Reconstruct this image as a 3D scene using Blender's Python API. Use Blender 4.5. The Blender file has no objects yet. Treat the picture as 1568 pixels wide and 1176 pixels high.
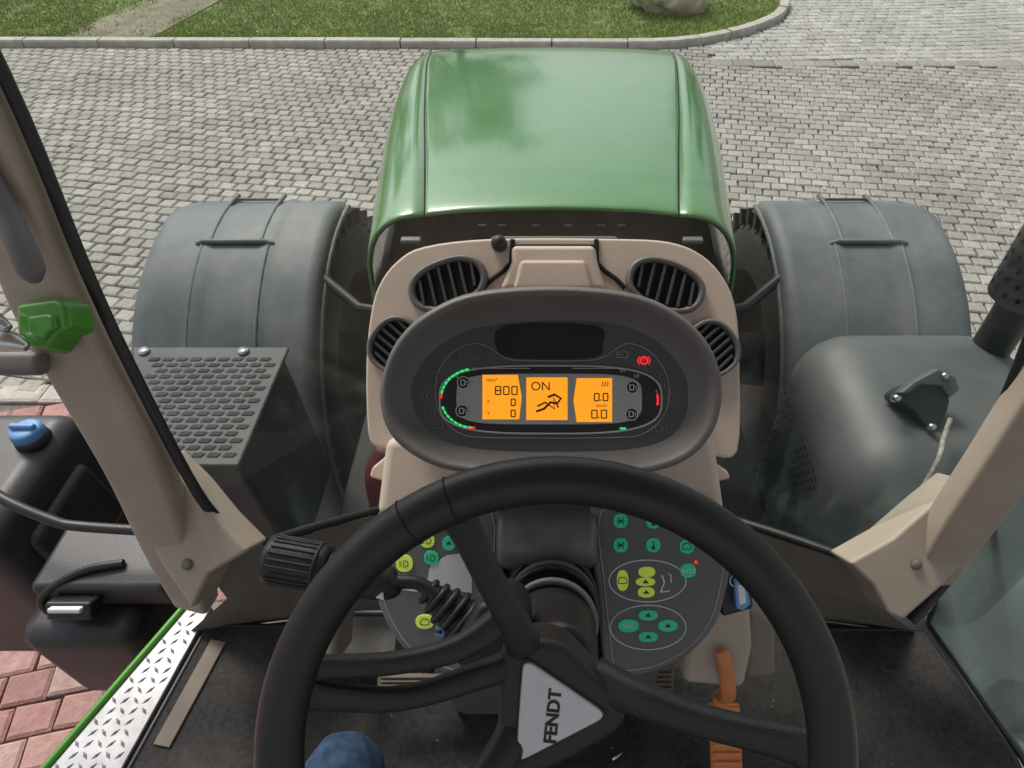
import bpy, math, random
import numpy as np
from mathutils import Vector, Matrix, noise
random.seed(4); rng=np.random.default_rng(4)
S=bpy.context.scene
D=bpy.data
rad=math.radians
# ---------------------------------------------------------------- materials
def nt(m):
    m.use_nodes=True; t=m.node_tree; b=t.nodes['Principled BSDF']; return t,b
def M(name,col,rough=.5,metal=0,var=.15,scale=8,bump=0,bscale=200,coat=0,spec=.5,dust=None,dustamt=0,dscale=3):
    m=D.materials.new(name); t,b=nt(m); N=t.nodes; L=t.links
    b.inputs['Roughness'].default_value=rough; b.inputs['Metallic'].default_value=metal
    b.inputs['Coat Weight'].default_value=coat; b.inputs['Coat Roughness'].default_value=.09
    b.inputs['Specular IOR Level'].default_value=spec
    tc=N.new('ShaderNodeTexCoord')
    nz=N.new('ShaderNodeTexNoise'); nz.inputs['Scale'].default_value=scale; nz.inputs['Detail'].default_value=3
    L.new(tc.outputs['Object'],nz.inputs['Vector'])
    r=N.new('ShaderNodeValToRGB')
    c=np.array(col)
    r.color_ramp.elements[0].position=.3; r.color_ramp.elements[1].position=.7
    r.color_ramp.elements[0].color=(*(c*(1-var)),1); r.color_ramp.elements[1].color=(*np.minimum(c*(1+var),1),1)
    L.new(nz.outputs['Fac'],r.inputs['Fac'])
    out=r.outputs['Color']
    if dust is not None:
        n2=N.new('ShaderNodeTexNoise'); n2.inputs['Scale'].default_value=dscale; n2.inputs['Detail'].default_value=6; n2.inputs['Roughness'].default_value=.7
        L.new(tc.outputs['Object'],n2.inputs['Vector'])
        mr=N.new('ShaderNodeMapRange'); mr.inputs[1].default_value=.42; mr.inputs[2].default_value=.75; mr.inputs[4].default_value=dustamt
        L.new(n2.outputs['Fac'],mr.inputs[0])
        mx=N.new('ShaderNodeMixRGB'); mx.inputs[2].default_value=(*dust,1)
        L.new(mr.outputs[0],mx.inputs[0]); L.new(out,mx.inputs[1]); out=mx.outputs[0]
    L.new(out,b.inputs['Base Color'])
    rr=N.new('ShaderNodeMapRange'); rr.inputs[3].default_value=max(rough-.06,0.02); rr.inputs[4].default_value=min(rough+.08,1)
    L.new(nz.outputs['Fac'],rr.inputs[0]); L.new(rr.outputs[0],b.inputs['Roughness'])
    if bump>0:
        n3=N.new('ShaderNodeTexNoise'); n3.inputs['Scale'].default_value=bscale; n3.inputs['Detail'].default_value=2
        L.new(tc.outputs['Object'],n3.inputs['Vector'])
        bp=N.new('ShaderNodeBump'); bp.inputs['Strength'].default_value=bump; bp.inputs['Distance'].default_value=.002
        L.new(n3.outputs['Fac'],bp.inputs['Height']); L.new(bp.outputs[0],b.inputs['Normal'])
    return m
def EM(name,col,st):
    m=D.materials.new(name); t,b=nt(m)
    b.inputs['Base Color'].default_value=(col[0]*.3,col[1]*.3,col[2]*.3,1)
    b.inputs['Emission Color'].default_value=(*col,1); b.inputs['Emission Strength'].default_value=st
    return m
def VC(name,rough,bump,bscale,mul=1,nscale=25):
    m=D.materials.new(name); t,b=nt(m); N=t.nodes;L=t.links
    at=N.new('ShaderNodeAttribute'); at.attribute_name='Col'
    b.inputs['Roughness'].default_value=rough
    if not bump:
        L.new(at.outputs['Color'],b.inputs['Base Color']); return m
    tc=N.new('ShaderNodeTexCoord'); nz=N.new('ShaderNodeTexNoise'); nz.inputs['Scale'].default_value=nscale; nz.inputs['Detail'].default_value=5
    L.new(tc.outputs['Object'],nz.inputs['Vector'])
    n0=N.new('ShaderNodeTexNoise'); n0.inputs['Scale'].default_value=.7; n0.inputs['Detail'].default_value=4
    L.new(tc.outputs['Object'],n0.inputs['Vector'])
    mr=N.new('ShaderNodeMapRange'); mr.inputs[1].default_value=.3;mr.inputs[2].default_value=.7;mr.inputs[3].default_value=.85*mul; mr.inputs[4].default_value=1.15*mul
    L.new(nz.outputs['Fac'],mr.inputs[0])
    mr2=N.new('ShaderNodeMapRange'); mr2.inputs[1].default_value=.3;mr2.inputs[2].default_value=.7;mr2.inputs[3].default_value=.85; mr2.inputs[4].default_value=1.12
    L.new(n0.outputs['Fac'],mr2.inputs[0])
    mu=N.new('ShaderNodeMath'); mu.operation='MULTIPLY'; L.new(mr.outputs[0],mu.inputs[0]); L.new(mr2.outputs[0],mu.inputs[1])
    vm=N.new('ShaderNodeVectorMath'); vm.operation='SCALE'
    L.new(at.outputs['Color'],vm.inputs[0]); L.new(mu.outputs[0],vm.inputs['Scale'])
    L.new(vm.outputs[0],b.inputs['Base Color'])
    n3=N.new('ShaderNodeTexNoise'); n3.inputs['Scale'].default_value=bscale; n3.inputs['Detail'].default_value=4
    L.new(tc.outputs['Object'],n3.inputs['Vector'])
    bp=N.new('ShaderNodeBump'); bp.inputs['Strength'].default_value=bump; bp.inputs['Distance'].default_value=.01
    L.new(n3.outputs['Fac'],bp.inputs['Height']); L.new(bp.outputs[0],b.inputs['Normal'])
    return m
def glassmat(name,tint,refl,haze,hz0=.3):
    """tinted pane with dirt streaks, specks and a painted teal reflection veil, stronger towards its lower edge"""
    m=D.materials.new(name); m.use_nodes=True; t=m.node_tree; N=t.nodes;L=t.links
    for n in list(N): N.remove(n)
    o=N.new('ShaderNodeOutputMaterial'); tr=N.new('ShaderNodeBsdfTransparent'); tr.inputs[0].default_value=(*tint,1)
    g=N.new('ShaderNodeBsdfGlossy'); g.inputs['Roughness'].default_value=.03
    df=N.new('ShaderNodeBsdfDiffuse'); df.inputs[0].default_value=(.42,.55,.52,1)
    tc=N.new('ShaderNodeTexCoord'); nz=N.new('ShaderNodeTexNoise'); nz.inputs['Scale'].default_value=5; nz.inputs['Detail'].default_value=6
    L.new(tc.outputs['Object'],nz.inputs['Vector'])
    def MR(src,a,b,c,d):
        k=N.new('ShaderNodeMapRange'); k.inputs[1].default_value=a;k.inputs[2].default_value=b;k.inputs[3].default_value=c;k.inputs[4].default_value=d
        L.new(src,k.inputs[0]); return k.outputs[0]
    def MA(op,a,b):
        k=N.new('ShaderNodeMath'); k.operation=op; L.new(a,k.inputs[0]); L.new(b,k.inputs[1]); return k.outputs[0]
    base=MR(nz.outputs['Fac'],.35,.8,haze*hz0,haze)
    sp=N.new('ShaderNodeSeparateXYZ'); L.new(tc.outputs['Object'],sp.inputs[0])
    gz=MR(sp.outputs[2],2.42,1.95,.12,2.1)  # height grade: reflection veil of the lower glass, painted in as diffuse haze
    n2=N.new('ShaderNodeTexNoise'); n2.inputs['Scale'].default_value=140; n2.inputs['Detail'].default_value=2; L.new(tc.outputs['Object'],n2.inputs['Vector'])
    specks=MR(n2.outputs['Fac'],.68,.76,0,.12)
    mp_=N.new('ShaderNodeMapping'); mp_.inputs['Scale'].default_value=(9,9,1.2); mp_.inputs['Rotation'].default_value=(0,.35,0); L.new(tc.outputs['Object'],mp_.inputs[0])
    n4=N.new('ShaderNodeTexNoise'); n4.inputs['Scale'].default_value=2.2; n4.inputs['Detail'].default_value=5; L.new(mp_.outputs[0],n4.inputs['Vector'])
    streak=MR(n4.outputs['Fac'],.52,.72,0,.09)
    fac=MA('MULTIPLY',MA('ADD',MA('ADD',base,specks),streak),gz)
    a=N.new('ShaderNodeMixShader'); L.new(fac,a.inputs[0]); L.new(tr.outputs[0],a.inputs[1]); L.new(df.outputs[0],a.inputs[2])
    ms=N.new('ShaderNodeMixShader'); ms.inputs[0].default_value=refl; L.new(a.outputs[0],ms.inputs[1]); L.new(g.outputs[0],ms.inputs[2])
    L.new(ms.outputs[0],o.inputs[0]); return m

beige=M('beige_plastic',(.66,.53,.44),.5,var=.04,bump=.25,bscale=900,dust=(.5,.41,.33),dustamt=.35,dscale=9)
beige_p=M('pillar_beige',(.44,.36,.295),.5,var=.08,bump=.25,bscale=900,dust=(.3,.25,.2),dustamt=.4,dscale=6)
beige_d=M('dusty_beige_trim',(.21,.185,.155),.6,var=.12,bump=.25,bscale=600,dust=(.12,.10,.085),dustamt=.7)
grey=M('dark_grey_plastic',(.15,.142,.14),.42,var=.06,bump=.25,bscale=1200)
grey_l=M('mid_grey_plastic',(.16,.153,.152),.45,var=.08,bump=.25,bscale=1200)
slatm=M('vent_slat',(.075,.075,.08),.4)
panelm=M('panel_grey',(.115,.118,.125),.4,var=.05)
facem=M('cluster_face',(.085,.09,.098),.35,var=.05)
black=M('black_plastic',(.022,.022,.024),.4,var=.1,bump=.2,bscale=900)
leather=M('wheel_rubber',(.018,.018,.02),.34,var=.15,bump=.15,bscale=1600)
spokem=M('wheel_spoke',(.028,.028,.031),.42,var=.1,bump=.3,bscale=900)
voidm=M('vent_void',(.004,.004,.004),.7)
gloss=M('black_gloss',(.02,.02,.022),.25,var=.1)
cowlm=M('cowl_black',(.0025,.0025,.003),.9,var=.3,spec=0)
silver=M('brushed_silver',(.62,.62,.63),.38,metal=.6,var=.06,scale=60,bump=.2,bscale=300)
steel=M('steel_bolt',(.6,.6,.6),.25,metal=1)
lcdpanel=M('lcd_surround',(.42,.43,.42),.4)
orange=EM('lcd_orange',(1,.36,.015),.98)
ink=M('lcd_ink',(.02,.012,.005),.5)
white=M('white_print',(.75,.76,.76),.5)
dimprint=M('dim_print',(.22,.22,.225),.5)
btng=M('green_button',(.03,.46,.24),.4,var=.05)
btny=M('lime_button',(.66,.84,.10),.4,var=.05)
for m_,c_ in ((btng,(.02,.5,.25)),(btny,(.6,.8,.08))):
    b_=m_.node_tree.nodes['Principled BSDF']; b_.inputs['Emission Color'].default_value=(*c_,1); b_.inputs['Emission Strength'].default_value=.12
redled=EM('red_led',(1,.03,.04),.9)
grnled=EM('green_led',(.05,.9,.25),.8)
hoodm=M('green_paint',(.042,.195,.034),.3,var=.04,scale=2,coat=1,spec=.5,dust=(.14,.25,.10),dustamt=.35,dscale=9)
hoodm.node_tree.nodes['Principled BSDF'].inputs['Coat IOR'].default_value=1.65
greenp=M('green_trim',(.06,.27,.02),.35,var=.15,coat=.4)
fenderm=M('fender_plastic',(.125,.137,.147),.58,var=.12,scale=4,dust=(.31,.30,.275),dustamt=.5,dscale=3.5,bump=.3,bscale=300)
coverm=M('cover_plastic',(.04,.046,.05),.6,var=.15,scale=4,dust=(.13,.13,.125),dustamt=.45,dscale=3,bump=.3,bscale=300)
tirem=M('tyre_rubber',(.02,.02,.02),.75,var=.3,bump=.5,bscale=60,dust=(.09,.08,.07),dustamt=.5)
tankm=M('tank_plastic',(.035,.035,.042),.45,var=.2,dust=(.11,.105,.105),dustamt=.45,bump=.25,bscale=200)
muffm=M('airbox_paint',(.085,.09,.092),.5,var=.12,dust=(.15,.155,.15),dustamt=.5)
bluem=M('blue_cap',(.14,.32,.62),.4)
rimred=M('frame_red',(.12,.018,.022),.6,var=.3,dust=(.08,.06,.055),dustamt=.8)
rimd=M('rim_dark',(.03,.012,.013),.7,dust=(.05,.045,.04),dustamt=.8)
matm=M('floor_mat',(.024,.024,.026),.95,var=.5,scale=90,bump=1,bscale=500,dust=(.12,.10,.08),dustamt=.4,dscale=7)
jeans=M('denim',(.032,.07,.15),.9,var=.5,scale=60,bump=1,bscale=700,dust=(.10,.17,.28),dustamt=.5,dscale=40)
pedal=M('orange_pedal',(.72,.25,.08),.45,var=.2,dust=(.35,.17,.1),dustamt=.5)
tan=M('tan_rubber',(.16,.13,.10),.7,var=.25,dust=(.1,.09,.08),dustamt=.6,dscale=20)
plate=M('tread_aluminium',(.36,.37,.39),.42,metal=.5,var=.2,scale=30,dust=(.16,.14,.13),dustamt=.6,dscale=6)
rustplate=M('worn_steel',(.22,.21,.2),.45,metal=.5,var=.3,scale=20,dust=(.12,.09,.06),dustamt=.7,dscale=15)
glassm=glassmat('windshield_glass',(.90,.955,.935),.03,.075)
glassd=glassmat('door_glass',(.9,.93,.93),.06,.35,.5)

# ---------------------------------------------------------------- helpers
def empty(name):
    e=D.objects.new(name,None); S.collection.objects.link(e); e.empty_display_size=.05; return e
def mk(name,vs,fs,mat,par=None,smooth=False,bevel=0,seg=2,mats=None,mi=None):
    me=D.meshes.new(name); me.from_pydata([tuple(v) for v in vs],[],fs); me.update()
    o=D.objects.new(name,me); S.collection.objects.link(o)
    for m in (mats or [mat]): me.materials.append(m)
    if mi: me.polygons.foreach_set('material_index',mi)
    if smooth: me.polygons.foreach_set('use_smooth',[True]*len(me.polygons))
    if bevel:
        b=o.modifiers.new('b','BEVEL'); b.width=bevel; b.segments=seg; b.limit_method='ANGLE'; b.angle_limit=rad(35)
        me.polygons.foreach_set('use_smooth',[True]*len(me.polygons))
        w=o.modifiers.new('wn','WEIGHTED_NORMAL'); w.keep_sharp=False
    if par: o.parent=par
    return o
def CR(P,n=8,closed=False):
    P=[Vector(p) for p in P]; out=[]; L=len(P)
    R=range(L) if closed else range(L-1)
    for i in R:
        if closed: a,b,c,d=P[i-1],P[i],P[(i+1)%L],P[(i+2)%L]
        else: a,b,c,d=P[max(i-1,0)],P[i],P[i+1],P[min(i+2,L-1)]
        for k in range(n):
            t=k/n
            out.append(.5*((2*b)+(c-a)*t+(2*a-5*b+4*c-d)*t*t+(3*b-a-3*c+d)*t**3))
    if not closed: out.append(P[-1])
    return out
def sweep(name,pts,radii,mat,par=None,n=6,seg=20,up=(0,-.707,.707),pw=2.0,cap=True):
    """tapered tube through pts; radii = list of (side, depth)"""
    C=CR(pts,n); R=CR([(r[0],r[1],0) for r in radii],n); up=Vector(up)
    vs=[];fs=[]
    for i,p in enumerate(C):
        T=(C[min(i+1,len(C)-1)]-C[max(i-1,0)]).normalized()
        s=T.cross(up).normalized(); u=s.cross(T).normalized()
        for k in range(seg):
            a=2*math.pi*k/seg; c,sn=math.cos(a),math.sin(a)
            cx=math.copysign(abs(c)**(2/pw),c); sy=math.copysign(abs(sn)**(2/pw),sn)
            vs.append(p+s*cx*R[i].x+u*sy*R[i].y)
    for i in range(len(C)-1):
        for k in range(seg):
            k2=(k+1)%seg; fs.append((i*seg+k,i*seg+k2,(i+1)*seg+k2,(i+1)*seg+k))
    if cap:
        fs.append(tuple(range(seg))[::-1]); fs.append(tuple((len(C)-1)*seg+k for k in range(seg)))
    return mk(name,vs,fs,mat,par,smooth=True)
def tube(name,pts,r,mat,par=None,closed=False,res=3):
    c=D.curves.new(name,'CURVE'); c.dimensions='3D'; c.bevel_depth=r; c.bevel_resolution=res
    s=c.splines.new('POLY'); s.points.add(len(pts)-1)
    for i,p in enumerate(pts): s.points[i].co=(*p,1)
    s.use_cyclic_u=closed; c.use_fill_caps=True
    c.materials.append(mat)
    o=D.objects.new(name,c); S.collection.objects.link(o)
    if par: o.parent=par
    return o
def box(name,c,s,mat,par=None,bevel=.004,rot=None,seg=2):
    x,y,z=[k/2 for k in s]
    v=[Vector(p) for p in [(-x,-y,-z),(x,-y,-z),(x,y,-z),(-x,y,-z),(-x,-y,z),(x,-y,z),(x,y,z),(-x,y,z)]]
    if rot is not None: v=[rot@p for p in v]
    v=[p+Vector(c) for p in v]
    f=[(0,3,2,1),(4,5,6,7),(0,1,5,4),(1,2,6,5),(2,3,7,6),(3,0,4,7)]
    return mk(name,v,f,mat,par,bevel=bevel,seg=seg)
def prism3(name,bot,top,mat,par=None,bevel=0,seg=2):
    n=len(bot); vs=list(bot)+list(top); fs=[tuple(range(n))[::-1],tuple(range(n,2*n))]
    for i in range(n):
        j=(i+1)%n; fs.append((i,j,n+j,n+i))
    return mk(name,vs,fs,mat,par,bevel=bevel,seg=seg)
# console frame: steering column / dashboard assembly leans 45 degrees
O=Vector((0,.5657,2.4343)); EX=Vector((1,0,0)); EV=Vector((0,.70711,.70711)); EW=Vector((0,-.70711,.70711))
RF=Matrix((EX,EV,EW)).transposed()
def F(x,v,w): return O+EX*x+EV*v+EW*w
def area(p): return sum(p[i][0]*p[(i+1)%len(p)][1]-p[(i+1)%len(p)][0]*p[i][1] for i in range(len(p)))
def pr(name,pts,u,w0,w1,mat,par=None,bevel=.002,seg=2,spl=0):
    """flat part on the inclined console: outline in drawing units of u metres, from w0 to w1"""
    if spl: pts=[(p.x,p.y) for p in CR([(a,b,0) for a,b in pts],spl,True)]
    if area(pts)<0: pts=pts[::-1]
    return prism3(name,[F(a*u,b*u,w0) for a,b in pts],[F(a*u,b*u,w1) for a,b in pts],mat,par,bevel,seg)
def ell(a,b,ra,rb,n=28,rot=0,p=2):
    out=[]
    for k in range(n):
        t=2*math.pi*k/n; c,s=math.cos(t),math.sin(t)
        x=math.copysign(abs(c)**(2/p),c)*ra; y=math.copysign(abs(s)**(2/p),s)*rb
        out.append((a+x*math.cos(rot)-y*math.sin(rot),b+x*math.sin(rot)+y*math.cos(rot)))
    return out
def ln(name,pts,u,w,r,mat,par,closed=False):
    return tube(name,[F(a*u,b*u,w) for a,b in pts],r,mat,par,closed,res=1)
def txt(name,body,a,b,u,w,size,mat,par,rot=0,ext=.0002,off=0):
    c=D.curves.new(name,'FONT'); c.body=body; c.size=size*u; c.extrude=ext; c.align_x='CENTER'; c.align_y='CENTER'; c.offset=off
    c.materials.append(mat); o=D.objects.new(name,c); S.collection.objects.link(o)
    m=RF.to_4x4()@Matrix.Rotation(rot,4,'Z'); m.translation=F(a*u,b*u,w); o.matrix_world=m
    if par: o.parent=par
    return o
def loft(name,loops,mat,par=None,smooth=True,closed=True,mats=None,mi=None):
    n=len(loops[0]); vs=[p for l in loops for p in l]; fs=[]
    for i in range(len(loops)-1):
        for k in range(n if closed else n-1):
            k2=(k+1)%n; fs.append((i*n+k,i*n+k2,(i+1)*n+k2,(i+1)*n+k))
    return mk(name,vs,fs,mat,par,smooth=smooth,mats=mats,mi=mi)

# ================================================================ SETTING
def sheet(name,pts,z,mat):
    return mk(name,[(x,y,z) for x,y in pts],[tuple(range(len(pts)))],mat)
joint=M('joint_sand',(.17,.157,.14),.95,var=.4,scale=40)
sheet('ground',[(-400,-400),(400,-400),(400,400),(-400,400)],0,joint)
edge=[(-16,9.38),(-7.3,9.36),(-3,9.33),(0.9,9.3),(1.7,9.36),(2.55,9.78),(3.2,10.38),(3.5,11.0),(3.62,11.8),(3.7,14),(3.7,30)]
EC=[(p.x,p.y) for p in CR([(a,b,0) for a,b in edge],10)]
gp=EC+[(-16,30)]
def inside(x,y,P):
    c=False;j=len(P)-1
    for i in range(len(P)):
        xi,yi=P[i];xj,yj=P[j]
        if (yi>y)!=(yj>y) and x<(xj-xi)*(y-yi)/(yj-yi)+xi: c=not c
        j=i
    return c
def stones(name,x0,x1,y0,y1,sx,sy,ang,pred,cols,jit,mat,gap=.009,z=.03,vr=.1,wb=1):
    vs=[];fs=[];cl=[]
    ca,sa=math.cos(ang),math.sin(ang)
    nx=int((x1-x0)/sx*.75)+12; ny=int((y1-y0)/sy*.75)+12
    cx,cy=(x0+x1)/2,(y0+y1)/2
    for j in range(-ny,ny):
        off=(j%2)*.5*sx+random.uniform(-.1,.1)*sx
        for i in range(-nx,nx):
            u=i*sx+off; v=j*sy+wb*(.035*math.sin(u*.9)+.02*math.sin(u*2.3+1))
            X=cx+u*ca-v*sa; Y=cy+u*sa+v*ca
            if X<x0 or X>x1 or Y<y0 or Y>y1 or not pred(X,Y): continue
            h=random.uniform(-.003,.004)+z; b=len(vs)
            hx,hy=sx/2-gap/2,sy/2-gap/2
            co=[(-hx,-hy),(hx,-hy),(hx,hy),(-hx,hy)]
            jj=[(random.uniform(-jit,jit),random.uniform(-jit,jit)) for _ in co]
            tx,ty=random.uniform(-.012,.012),random.uniform(-.012,.012)
            for (f,zz) in ((1.0,-.03),(1.0,-.009),(.86,0)):
                for (p,q),(e,g) in zip(co,jj):
                    p2=(p+e)*f; q2=(q+g)*f if f==1 else math.copysign(abs(q+g)-(1-f)*hx,q)
                    vs.append((X+p2*ca-q2*sa,Y+p2*sa+q2*ca,h+zz+p2*tx+q2*ty))
            for r in (0,4):
                for k in range(4):
                    k2=(k+1)%4; fs.append((b+r+k,b+r+k2,b+r+4+k2,b+r+4+k))
            fs.append((b+8,b+9,b+10,b+11))
            c=np.array(random.choice(cols))*random.uniform(1-vr,1+vr)
            cl+= [(*c,1)]*12
    o=mk(name,vs,fs,mat,smooth=False)
    a=o.data.color_attributes.new('Col','FLOAT_COLOR','POINT'); a.data.foreach_set('color',np.array(cl,dtype=np.float32).ravel())
    return o
stonem=VC('sett_stone',.85,.5,60)
greys=[(.34,.318,.29),(.37,.347,.315),(.31,.292,.27),(.35,.32,.285),(.385,.36,.33)]
pinks=[(.36,.20,.185),(.39,.23,.21),(.32,.17,.16),(.42,.27,.245),(.36,.25,.23)]
YP=2.95
stones('paved_yard',-9.5,11,-.5,13.5,.148,.125,rad(-9),lambda x,y:(y>YP or x>-.6) and not inside(x,y,gp) and not (x>2.1 and y>8.59),greys,.007,stonem,gap=.010)
stones('far_paving',2.1,11,8.80,16,.17,.15,rad(3),lambda x,y:not inside(x,y,gp),[(.42,.40,.37),(.45,.43,.40),(.39,.37,.345)],.008,stonem,gap=.010)
stones('brick_pavement',-8,-.6,-1.5,YP-.17,.185,.148,rad(12),lambda x,y:True,pinks,.005,stonem,vr=.15)
stones('paving_border',-8,-.6,YP-.16,YP,.3,.155,0,lambda x,y:True,[(.46,.42,.38),(.42,.37,.34)],.003,stonem)
stones('drain_row',2.15,11,8.60,8.84,.26,.22,0,lambda x,y:True,[(.33,.31,.28),(.30,.28,.255)],.003,stonem,wb=0)
kerbm=M('kerb_concrete',(.50,.47,.43),.85,var=.15,scale=12,bump=.6,bscale=60,dust=(.28,.25,.2),dustamt=.6,dscale=4)
def kerb():
    vs=[];fs=[]
    L=[0]
    P=[Vector((x,y,0)) for x,y in EC]
    for i in range(1,len(P)): L.append(L[-1]+(P[i]-P[i-1]).length)
    def at(s):
        s=min(max(s,0),L[-1]-1e-4)
        for i in range(1,len(L)):
            if L[i]>=s: 
                t=(s-L[i-1])/(L[i]-L[i-1]); return P[i-1].lerp(P[i],t),(P[i]-P[i-1]).normalized()
    s=0
    while s<L[-1]-1:
        bl=1.0 if s<17.3 else .5
        b0=len(vs); n=3; dd=random.uniform(-.006,.006)
        for k in range(n+1):
            p,T=at(s+.009+(bl-.018)*k/n); Nn=Vector((T.y,-T.x,0))
            dz=random.uniform(-.002,.002)+dd
            for (o,z) in ((.07,0),(.07,.10),(.055,.118),(-.065,.12),(-.07,0)):
                q=p+Nn*(o+dd); vs.append((q.x,q.y,z+dz))
            if k:
                for m in range(4):
                    a=b0+(k-1)*5+m; fs.append((a,a+5,a+6,a+1))
        fs.append(tuple(b0+m for m in range(5))); fs.append(tuple(b0+n*5+m for m in range(4,-1,-1)))
        s+=bl
    mk('kerb',vs,fs,kerbm)
kerb()
lawnm=M('lawn_soil',(.12,.165,.04),.95,var=.45,scale=6,bump=.8,bscale=40)
pathm=M('dirt_path',(.25,.22,.165),.95,var=.3,scale=5,bump=.8,bscale=40,dust=(.11,.13,.045),dustamt=.8,dscale=3)
sheet('lawn_ground',gp,.085,lawnm)
def pathx(y): return -5.75+.175*(y-10.4)
sheet('dirt_path',[(pathx(9.45)-.65,9.45),(pathx(9.45)+.55,9.45),(pathx(14)+.55,14),(pathx(24)+.6,24),(pathx(24)-.6,24),(pathx(14)-.6,14)],.095,pathm)
def blades():
    n=120000
    x=rng.uniform(-10,3.8,n); y=9.42+rng.uniform(0,1,n)**1.5*6
    keep=[]
    for i in range(n):
        if not inside(x[i]+.07,y[i]-.07,gp): continue
        if abs(x[i]-pathx(y[i]))<.5+.35*noise.noise((x[i]*1.5,y[i]*1.5,0)) and random.random()<.85: continue
        if noise.noise((x[i]*2.1,y[i]*2.1,7))>.42 and random.random()<.7: continue
        keep.append(i)
    x=x[keep];y=y[keep];n=len(x)
    a=rng.uniform(0,6.28,n); hgt=rng.uniform(.02,.05,n); w=rng.uniform(.004,.008,n)
    lx=rng.normal(0,.018,n); ly=rng.normal(0,.018,n)
    V=np.zeros((n,3,3)); 
    V[:,0]=np.stack([x-np.cos(a)*w,y-np.sin(a)*w,np.full(n,.085)],1)
    V[:,1]=np.stack([x+np.cos(a)*w,y+np.sin(a)*w,np.full(n,.085)],1)
    V[:,2]=np.stack([x+lx,y+ly,.085+hgt],1)
    base=np.array([.24,.34,.06]); dry=np.array([.44,.41,.17])
    pat=np.array([noise.noise((x[i]*.8,y[i]*.8,3))*.5+.5 for i in range(n)])
    t=np.clip(rng.uniform(0,.5,n)+pat*.5-.25,0,1)[:,None]
    c=(base*(1-t)+dry*t)*rng.uniform(.7,1.3,n)[:,None]*(.75+.5*pat[:,None])
    col=np.repeat(np.concatenate([c,np.ones((n,1))],1)[:,None,:],3,1)
    me=D.meshes.new('lawn'); me.vertices.add(n*3); me.vertices.foreach_set('co',V.ravel())
    me.loops.add(n*3); me.loops.foreach_set('vertex_index',np.arange(n*3)); me.polygons.add(n)
    me.polygons.foreach_set('loop_start',np.arange(0,n*3,3)); me.polygons.foreach_set('loop_total',np.full(n,3)); me.update()
    at=me.color_attributes.new('Col','FLOAT_COLOR','POINT'); at.data.foreach_set('color',col.astype(np.float32).ravel())
    me.materials.append(VC('grass_blade',.7,0,1)); o=D.objects.new('lawn',me); S.collection.objects.link(o)
blades()
vs=[];fs=[]
for i in range(300):
    x,y=random.uniform(-8,4.5),random.uniform(5,13)
    if random.random()<.7: y=random.uniform(9.45,13)
    z=.14 if inside(x,y,gp) else .04
    a=random.uniform(0,6.28); s=random.uniform(.012,.03); b=len(vs)
    for k in range(4): vs.append((x+math.cos(a+k*1.57)*s*(1 if k%2 else .6),y+math.sin(a+k*1.57)*s*(1 if k%2 else .6),z+random.uniform(0,.015)))
    fs.append((b,b+1,b+2,b+3))
mk('fallen_leaves',vs,fs,M('dry_leaf',(.4,.33,.2),.8,var=.5,scale=3))
def boulder():
    import bmesh
    bm=bmesh.new(); bmesh.ops.create_icosphere(bm,subdivisions=5,radius=1)
    for v in bm.verts:
        n=noise.noise(v.co*1.3)*.35+noise.noise(v.co*3.5)*.12+noise.noise(v.co*9)*.03
        v.co*=1+n; v.co.x*=.60; v.co.y*=.45; v.co.z*=.42
        v.co+=Vector((1.72,10.82,.36))
    me=D.meshes.new('boulder'); bm.to_mesh(me); me.polygons.foreach_set('use_smooth',[True]*len(me.polygons))
    me.materials.append(M('boulder_stone',(.6,.5,.4),.9,var=.3,scale=5,bump=1,bscale=25,dust=(.2,.18,.14),dustamt=.5))
    o=D.objects.new('boulder',me); S.collection.objects.link(o)
boulder()
barkm=M('bark',(.09,.07,.05),.95,var=.3,scale=8,bump=1,bscale=20)
leafm=VC('tree_leaf',.6,0,1)
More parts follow.
